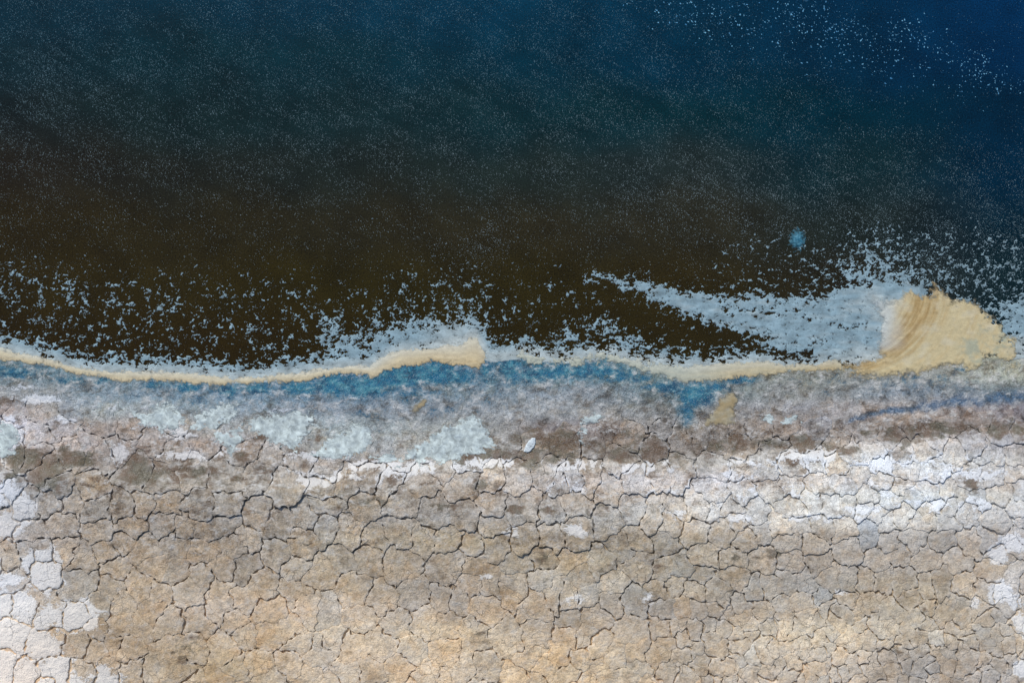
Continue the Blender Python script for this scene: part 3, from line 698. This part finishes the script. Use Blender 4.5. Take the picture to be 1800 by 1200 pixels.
mixn = uniform(big * (1 - np.clip(kf, 0, 1)) + fine * np.clip(kf, 0, 1))
F = mixn - (1 - dens)
F = np.where(dens < 0.012, -0.2, F)
F[height(U, V) > 0.004] = -0.3
F[:1] = -1; F[-1:] = -1; F[:, :1] = -1; F[:, -1:] = -1
u, v, f, tri = iso(F, ug[0], vg[0], d)
wh = np.clip(1 - (cream_up(u) - v) / 16.0, 0, 1) * 0.7 + 0.5 * blobs(u, v, [(1540, 530, 40, 18), (1560, 560, 30, 22), (1520, 620, 40, 16), (800, 590, 40, 22)])
wh = np.clip(wh + 0.5 * fbm(u / 40, v / 12, 56, 3) * (sd_poly(u, v, SHEET) > 0), 0, 1)
c = lerp(lin((148, 177, 190)), lin((198, 208, 206)), wh)
c = c * (1 - 0.22 * sst(1560, 1700, u) * sst(560, 500, v) - 0.0)[:, None] * (1 + 0.16 * fbm(u / 30, v / 12, 57, 3))[:, None]
al = np.clip(0.42 + f / 0.10, 0, 1) * np.clip(0.86 + 0.5 * fbm(u / 26, v / 14, 58, 4, 0.6), 0.45, 1)
c = np.concatenate([c, al[:, None]], 1)
z = 0.002 + 0.007 * np.clip(f / 0.2, 0, 1) ** 0.7 - 0.001 * (f <= 0)
lab = components(len(u), tri)
tl = lab[tri[:, 0]]
labs, cnt = np.unique(tl, return_counts=True)
ta = 0.5 * np.abs((u[tri[:, 1]] - u[tri[:, 0]]) * (v[tri[:, 2]] - v[tri[:, 0]]) - (u[tri[:, 2]] - u[tri[:, 0]]) * (v[tri[:, 1]] - v[tri[:, 0]]))
area = np.zeros(len(u)); np.add.at(area, tl, ta)
su = np.zeros(len(u)); np.add.at(su, tl, ta * u[tri[:, 0]]); sv = np.zeros(len(u)); np.add.at(sv, tl, ta * v[tri[:, 0]])
rank = labs[np.argsort(-area[labs])]
for L_ in rank[:14]: print('foam comp', round(area[L_]), round(su[L_] / area[L_]), round(sv[L_] / area[L_]))
own = []
for L_ in rank:
    if area[L_] < 150 or len(own) >= 90: break
    cu0, cv0 = su[L_] / area[L_], sv[L_] / area[L_]
    if not (0 < cu0 < 1800): continue
    own.append(L_)
    if area[L_] > 2500:
        if cu0 > 1700: lb = 'pale grey foam field right of the ochre plume at the shore'
        elif cu0 > 1150: lb = 'broad pale blue foam sheet left of the ochre plume'
        elif cu0 > 870: lb = 'thin lacy pale foam fringe along the middle shoreline'
        elif cu0 > 500: lb = 'lacy pale foam patch above the middle cream foam bank'
        else: lb = 'lacy pale foam fringe above the left cream foam band'
        sub(u, v, z, c, tri, tl == L_, 'foam_sheet', PALE, label=lb, category='foam')
    else:
        if cu0 > 1420: zn = ('small pale foam flake in the spray above the right foam sheet', 'foam flakes above the right foam sheet')
        elif cu0 > 1000: zn = ('small pale foam flake on dark water left of the broad foam sheet', 'foam flakes left of the broad foam sheet')
        elif cu0 > 540: zn = ('small pale foam flake on dark water above the middle cream bank', 'foam flakes above the middle cream bank')
        else: zn = ('small pale foam flake on dark water above the left cream band', 'foam flakes above the left cream band')
        sub(u, v, z, c, tri, tl == L_, 'foam_flake', PALE, label=zn[0], category='foam flake', group=zn[1])
sub(u, v, z, c, tri, ~np.isin(tl, own), 'foam_flecks', PALE, kind='stuff', label='scattered pale foam flecks drifting on the dark lake near shore', category='foam')
print('foam own', len(own))

# ---- far foam flecks and the tiny pale grains over the open water: small domed scraps
def scraps(name, pts, lens, wids, ang, colr, label, K=6):
    n = len(pts)
    th = np.arange(K) * 2 * np.pi / K
    jit = 0.7 + 0.6 * rs.rand(n, K)
    lx = np.cos(th)[None] * lens[:, None] * jit; ly = np.sin(th)[None] * wids[:, None] * jit
    ca, sa = np.cos(ang)[:, None], np.sin(ang)[:, None]
    pu = pts[:, :1] + lx * ca - ly * sa; pv = pts[:, 1:] + lx * sa + ly * ca
    ring = np.stack([X(pu), Y(pv), np.full((n, K), -0.001)], -1)
    top = np.stack([X(pts[:, 0]), Y(pts[:, 1]), 0.004 + 0.0015 * lens], -1)[:, None]
    Vv = np.concatenate([ring, top], 1).reshape(-1, 3)
    o = (np.arange(n) * (K + 1))[:, None, None]
    a = np.arange(K); t = np.stack([a, np.full(K, K), (a + 1) % K], 1)[None] + o
    me = new_mesh(name, Vv, [t.reshape(-1, 3)], PALE, {'col': np.repeat(colr, K + 1, 0)})
    return link(name, me, kind='stuff', label=label, category='foam')
N = 12000
p = np.stack([rs.uniform(1080, 2040, N), rs.uniform(-120, 260, N)], 1)
line = np.interp(p[:, 0], [1080, 1200, 1300, 1400, 1500, 1600, 1700, 1800, 2040], [-20, 12, 30, 40, 55, 70, 110, 150, 260])
wdt = np.interp(p[:, 0], [1080, 1200, 1400, 1550, 1700, 1800, 2040], [20, 34, 52, 60, 46, 30, 30])
dn = np.exp(-((p[:, 1] - line) / wdt) ** 2) * np.clip(0.75 + 1.3 * fbm(p[:, 0] / 60, p[:, 1] / 40, 61, 3), 0.05, 1.3)
dn *= np.where(p[:, 1] < line - 0.6 * wdt, np.interp(p[:, 0], [1450, 1600], [1.0, 0.15]), 1.0)
p = p[rs.rand(N) < 0.85 * dn]
n = len(p); sz = 0.55 + 1.0 * rs.rand(n) ** 2.2
far_c = lerp(lin((60, 130, 178)), lin((120, 185, 215)), rs.rand(n))
scraps('foam_specks', p, sz * (1 + 0.9 * rs.rand(n) ** 2), sz * 0.8, 0.6 + 0.7 * rs.randn(n), far_c, 'bright pale blue foam specks in a band on deep water')
N = 1300000  # fine pale grains, sparser towards the shore
p = np.stack([rs.uniform(-240, 2040, N), rs.uniform(-240, 620, N)], 1)
uu, vv = p[:, 0], p[:, 1]
dn = np.interp(vv, [-240, 0, 120, 220, 300, 360, 430, 520, 600], [0.4, 0.42, 0.5, 0.45, 0.36, 0.22, 0.14, 0.05, 0.03])
dn = dn * np.interp(uu, [0, 500, 1000, 1150, 1800], [1.0, 1, 1, 0.85, 0.6])
dn *= 1 - 0.85 * sst(-60, 80, (uu - 1250) * 0.5 - (vv - 60) * 1.0) * sst(1000, 1100, uu)
dn += 0.55 * np.exp(-((uu - 1330) / 240) ** 2 - ((vv - 345) / 70) ** 2) + 0.4 * np.exp(-((uu - 850) / 40) ** 2 - ((vv - 420) / 50) ** 2)
dn += 0.5 * sst(1350, 1650, uu) * np.exp(-((vv - 430) / 90) ** 2) + 0.25 * sst(1500, 1750, uu) * np.exp(-((vv - 300) / 60) ** 2)
dn += 0.3 * np.exp(-((uu - 60) / 160) ** 2 - ((vv - 130) / 60) ** 2)
ru_, rv_ = uu * 0.88 + vv * 0.47, vv * 0.88 - uu * 0.47
dn *= np.clip(0.75 + 1.3 * fbm(uu / 60, vv / 45, 62, 4, 0.65) + 1.3 * fbm(ru_ / 90, rv_ / 14, 63, 3, 0.6), 0.05, 2.2)
p = p[rs.rand(N) < 0.58 * dn]
n = len(p); sz = 0.22 + 0.40 * rs.rand(n) ** 4
tone = lerp(lin((112, 130, 132)), lin((150, 172, 182)), rs.rand(n))
blu = np.clip(sst(320, 60, p[:, 1]) * 0.8 + 0.3 * sst(1300, 1700, p[:, 0]), 0, 0.9)
tone = lerp(tone, np.array([lin((70, 128, 152))] * n), blu * 0.8)
scraps('pale_grains', p, sz * (1.5 + 1.3 * rs.rand(n)), sz * 0.8, 1.0 + 0.5 * rs.randn(n), tone, 'fine pale grains sprinkled over the open lake', 4)
print('specks', n)

# ---- blue clump of foam far out
ug2 = np.arange(1360, 1440, 1.0); vg2 = np.arange(380, 470, 1.0)
U, V = np.meshgrid(ug2, vg2)
r_ = np.hypot((U - 1402) / 15, (V - 421) / 19)
F = 1.0 - r_ + 0.75 * fbm(U / 6, V / 6, 71, 3, 0.6)
u, v, f, tri = iso(np.where(r_ > 1.9, -1, F), ug2[0], vg2[0], 1.0)
rr_ = np.hypot((u - 1402) / 15, (v - 421) / 19)
c = lerp(lin((40, 112, 140)), lin((105, 170, 195)), np.clip(0.2 + 0.5 * rr_ + 1.1 * fbm(u / 4, v / 4, 72, 2), 0, 1)) * 0.85
z = -0.001 + 0.03 * np.clip(f, 0, 1)
sub(u, v, z, c, tri, np.ones(len(tri), bool), 'foam_clump', PALE, alpha=np.clip(0.25 + 0.9 * f, 0.1, 0.95), label='small round blue foam clump alone on dark water above the foam sheet', category='foam')

# ---- cream foam banks
d = 1.5
ug = np.arange(-240, 2040, d); vg = np.arange(490, 800, d)
U, V = np.meshgrid(ug, vg)
PLUME_ = zs(1200, 350, [(880,905),(950,868),(1050,845),(1020,800),(1040,740),(1030,700),(1050,640),(1030,575),(985,540),(985,500),(1060,530),(1150,520),(1200,470),(1260,510),
   (1305,500),(1320,438),(1345,450),(1370,490),(1420,540),(1480,530),(1540,540),(1580,590),(1640,620),(1690,660),(1700,720),(1770,745),(1760,830),(1740,880),(1680,860),(1600,838),(1580,880),
   (1490,912),(1470,880),(1380,885),(1250,912),(1150,922),(1060,938),(950,932),(880,925)])
DEPOSIT = zs(1200, 600, [(80,470),(120,400),(165,360),(175,310),(210,280),(270,250),(300,300),(272,350),(282,420),(232,452),(150,440)])
wob = 6.0 * fbm(U / 8, V / 8, 81, 3, 0.8) + 4.5 * fbm(U / 26, V / 20, 82, 2)
band = np.minimum(V - cream_up(U), cream_lo(U) - V)
pd = sd_poly(U, V, PLUME_) + 3
gap = 14 * blobs(U, V, [(893, 640, 14, 40), (868, 628, 10, 14)]) + 7 * sst(832, 862, U) * sst(905, 880, U)
pale_thin = sst(845, 870, U) * sst(1215, 1150, U)
bandF = band + 0.5 + wob * (1.15 + 1.1 * pale_thin) - gap - 2.5 * pale_thin + 6 * pale_thin * fbm(U / 30, V / 18, 183, 3)
FL = np.where(U < 880, bandF, -5); FM = np.where((U >= 880) & (U < 1480), bandF, -5)
plumeF = pd + 1.7 * wob - 60 * np.clip(fbm(U / 16, V / 14, 83, 4, 0.75) - 0.12, 0, 1) * sst(1690, 1760, U)
FR = np.maximum(plumeF, np.where((U > 1440) & (U < 1560), bandF, -5))
cl = sst(1440, 1480, U)
def foam_bank(F, label, kindc, thick, name='foam_bank'):
    F = F.copy(); F[:1] = -1; F[-1:] = -1; F[:, :1] = -1; F[:, -1:] = -1
    u, v, f, tri = iso(F, ug[0], vg[0], d)
    z = floorz(u, v) - 0.003 + 0.4 * thick * np.clip(f / 12, 0, 1) ** 0.8 + (f > 0) * 0.005 * (1.6 + fbm(u / 12, v / 7, 84, 3))
    return u, v, f, tri, z
edge_w = lambda f: np.clip(1 - f / 5.0, 0, 1)
CR, WH, OC, OD = lin((214, 203, 172)), lin((206, 212, 206)), lin((198, 172, 122)), lin((164, 136, 88))
u, v, f, tri, z = foam_bank(FL, '', 0, 0.035)
st = fbm(u / 50, (v - shore_v(u)) / 5, 85, 3, 0.6)
q = (v - cream_up(u)) / np.maximum(cream_lo(u) - cream_up(u), 4)
c = lerp(np.array([CR] * len(u)), WH, np.clip(0.65 - 0.9 * q + 0.5 * st, 0, 0.8)); c = lerp(c, OC, np.clip(0.55 * (q - 0.45) + 0.45 * st + 0.25 * sst(640, 760, u), 0, 0.75))
c = lerp(c, WH, np.clip(0.5 * sst(700, 640, u) * sst(560, 640, u) * sst(0.5, 0.2, q), 0, 1))
sub(u, v, z, c * 0.95, tri, np.ones(len(tri), bool), 'foam_bank', CREAM, alpha=np.clip(0.12 + (f + 5 * fbm(u / 7, v / 7, 186, 4, 0.75)) / 6.0, 0.02, 1), label='long narrow cream foam band hugging the left and middle shoreline', category='foam')
u, v, f, tri, z = foam_bank(FM, '', 0, 0.03)
st = fbm(u / 50, (v - shore_v(u)) / 5, 86, 3, 0.6)
q = (v - cream_up(u)) / np.maximum(cream_lo(u) - cream_up(u), 4)
tt = sst(1150, 1330, u)
c = lerp(np.array([lin((184, 190, 176))] * len(u)), lin((200, 190, 158)), np.clip(tt + 0.4 * st, 0, 1)); c = lerp(c, WH, np.clip(0.55 - 0.9 * q + 0.4 * st, 0, 0.7))
c = lerp(c, OC, np.clip(0.5 * (q - 0.5) * tt + 0.35 * st * tt + 0.3 * sst(1350, 1480, u), 0, 0.7))
sub(u, v, z, c * 0.95, tri, np.ones(len(tri), bool), 'foam_bank', CREAM, alpha=np.clip(0.12 + (f + 5 * fbm(u / 7, v / 7, 186, 4, 0.75)) / 6.0, 0.02, 1), label='pale ragged cream foam band from mid shore to the ochre plume', category='foam')
u, v, f, tri, z = foam_bank(np.where(U > 1480, FR, -5), '', 0, 0.05)
# streaks of the plume follow its bend from the shore up to the tip
du, dv_ = u - 1500, v - 560
rad = np.hypot(u - 1475, (v - 505) * 1.15); angp = np.arctan2(v - 505, u - 1475)
st = fbm(rad / 7.0, angp * 2.2, 87, 4, 0.6); st2 = fbm(rad / 30, angp * 3, 88, 3)
core = np.exp(-((rad - 150 + 16 * st2) / 26) ** 2)
c = lerp(np.array([lin((208, 194, 154))] * len(u)), OC, np.clip(0.05 + 0.85 * core + 0.9 * st, 0, 1)); c = lerp(c, OD, np.clip(0.95 * core * (0.45 + 2.0 * st), 0, 0.9)); c = lerp(c, lin((214, 208, 184)), np.clip(1.2 * fbm(u / 30, v / 24, 185, 3, 0.5) - 0.05, 0, 0.5) * (1 - 0.7 * core))
wl = sst(1600, 1545, u + 14 * st2) * sst(625, 595, v)
c = lerp(c, lin((158, 178, 188)), sst(1575, 1540, u + 10 * st2 + 8 * st) * sst(622, 600, v))
c = lerp(c, lin((208, 214, 210)), np.clip(wl * (0.4 + 0.55 * sst(1530, 1570, u)) + 0.35 * np.clip(1 - f / 7, 0, 1) * (v < 600), 0, 1))
gr = blobs(u, v, [(1705, 612, 24, 18), (1740, 640, 30, 18), (1760, 595, 20, 30, .7), (1725, 585, 16, 14, .6)]) + 0.7 * fbm(u / 14, v / 12, 89, 3)
c = lerp(c, lin((168, 176, 158)), np.clip(sst(0.35, 0.9, gr) * 0.75, 0, 1) * sst(1660, 1710, u))
sub(u, v, z, c * 0.95, tri, np.ones(len(tri), bool), 'foam_plume', CREAM, alpha=np.clip(0.08 + (f + 8 * fbm(u / 9, v / 9, 186, 4, 0.75)) / 13.0, 0.02, 1), label='wide ochre foam plume sweeping up from the right shore', category='foam')
u, v, f, tri, z = foam_bank(sd_poly(U, V, DEPOSIT) + 1.5 * wob, '', 0, 0.03)
c = lerp(np.array([lin((172, 164, 140))] * len(u)), lin((182, 186, 178)), np.clip(1.0 * fbm(u / 12, v / 12, 90, 3) + 0.5 * edge_w(f), 0, 1)); c = lerp(c, lin((166, 146, 104)), np.clip(0.3 + 1.2 * fbm(u / 20, v / 15, 91, 3), 0, 0.7))
sub(u, v, z, c * 0.9, tri, np.ones(len(tri), bool), 'stranded_foam', CREAM, alpha=np.clip(0.12 + f / 7.0, 0, 1), label='lumpy tan foam deposit stranded on shore beside the blue pool', category='foam')
sm = sd_poly(U, V, zs(600, 350, [(360,1120),(400,1075),(440,1045),(470,1050),(440,1090),(395,1125)])) + 0.8 * wob
u, v, f, tri, z = foam_bank(sm, '', 0, 0.015)
c = lerp(np.array([lin((176, 160, 124))] * len(u)), lin((160, 160, 150)), np.clip(0.3 + fbm(u / 9, v / 9, 92, 3), 0, 1))
sub(u, v, z, c * 0.9, tri, np.ones(len(tri), bool), 'stranded_foam', CREAM, alpha=np.clip(0.12 + f / 7.0, 0, 1), label='short tan foam smear on blue grey crust above the pale salt', category='foam')

# ---- pale turquoise salt crusts lying on the wet shore
CRUSTS = [
 ([(228,718),(262,722),(290,706),(322,716),(326,742),(316,760),(278,756),(248,746)], 'small pale crust patch on the left wet shore, first from the left'),
 ([(330,752),(352,724),(395,706),(424,710),(418,734),(392,746),(378,758),(345,762)], 'slanting pale crust patch, second from the left on the wet shore'),
 ([(374,758),(400,750),(432,738),(430,772),(412,808),(394,784),(382,782)], 'narrow upright pale crust tongue between brown mud plates'),
 ([(432,736),(470,726),(505,722),(548,718),(556,746),(540,768),(530,792),(500,788),(462,770),(440,756)], 'broad pale turquoise crust patch left of the brown wedge'),
 ([(548,800),(574,766),(600,758),(630,738),(656,748),(662,780),(636,800),(600,810),(570,808)], 'pale turquoise crust patch just right of the brown wedge'),
 ([(706,798),(738,778),(775,752),(800,738),(832,726),(858,750),(876,782),(854,798),(820,804),(780,814),(735,812)], 'largest pale turquoise crust patch in the middle of the shore'),
 ([(640,800),(690,790),(722,802),(712,818),(668,814)], 'low pale crust strip left of the largest crust patch'),
 ([(-6,738),(30,740),(42,765),(36,792),(14,806),(-6,800)], 'white crust patch at the left edge above the brown stain'),
 ([(1028,728),(1042,724),(1066,730),(1060,742),(1036,748),(1030,765),(1024,782),(1014,778),(1020,755),(1018,742)], 'thin bent white crust on brown mud right of centre'),
 ([(1332,735),(1352,725),(1366,732),(1358,746),(1338,748)], 'small white crust fleck left of its twin on the right shore'),
 ([(1368,742),(1384,732),(1400,730),(1410,742),(1394,744),(1378,750)], 'small jagged white crust fleck, right one of the pair'),
]
for poly, lb in CRUSTS:
    p = np.array(poly, float)
    ug = np.arange(p[:, 0].min() - 14, p[:, 0].max() + 14, 1.4); vg = np.arange(p[:, 1].min() - 14, p[:, 1].max() + 14, 1.4)
    U, V = np.meshgrid(ug, vg)
    F = sd_poly(U, V, poly) + 22 * fbm(U / 20, V / 13, 95, 5, 0.78) - 1.0
    F -= 30 * np.clip(fbm(U / 9, V / 7, 96, 4, 0.75) - 0.16, 0, 1)
    F[:1] = -1; F[-1:] = -1; F[:, :1] = -1; F[:, -1:] = -1
    u, v, f, tri = iso(F, ug[0], vg[0], 1.4)
    z = height(u, v) - 0.006 + 0.007 * np.clip(f / 5, 0, 1) + 0.010 * (f > 0)
    c = lerp(np.array([lin((206, 220, 220))] * len(u)), lin((160, 174, 180)), np.clip(0.3 + 1.3 * fbm(u / 16, v / 12, 97, 4, .6) + 0.4 * edge_w(f), 0, 1))
    sub(u, v, z, c, tri, np.ones(len(tri), bool), 'salt_crust', CRUST, alpha=np.clip(0.1 + f / 6.0, 0, 0.95), label=lb, category='salt crust', group='pale salt crusts on the wet shore')

# ---- the single white slab
out = zs(600, 600, [(960,575),(968,545),(985,520),(1005,503),(1024,505),(1028,528),(1018,555),(1000,575),(978,586)])
ug = np.arange(910, 955, 0.8); vg = np.arange(760, 805, 0.8)
U, V = np.meshgrid(ug, vg)
F = sd_poly(U, V, out) + 0.9 * fbm(U / 4, V / 4, 98, 3)
u, v, f, tri = iso(F, ug[0], vg[0], 0.8)
z = height(u, v) - 0.015 + 0.05 * np.clip(f / 1.6, 0, 1) + 0.01 * fbm(u / 5, v / 5, 99, 3)
c = lerp(np.array([lin((205, 216, 222))] * len(u)), lin((150, 165, 178)), np.clip(1.6 * fbm(u / 4, v / 3, 100, 3), 0, 1))
sub(u, v, z, c, tri, np.ones(len(tri), bool), 'salt_slab', CRUST, label='single white oblong salt slab lying on brown mud', category='salt slab')
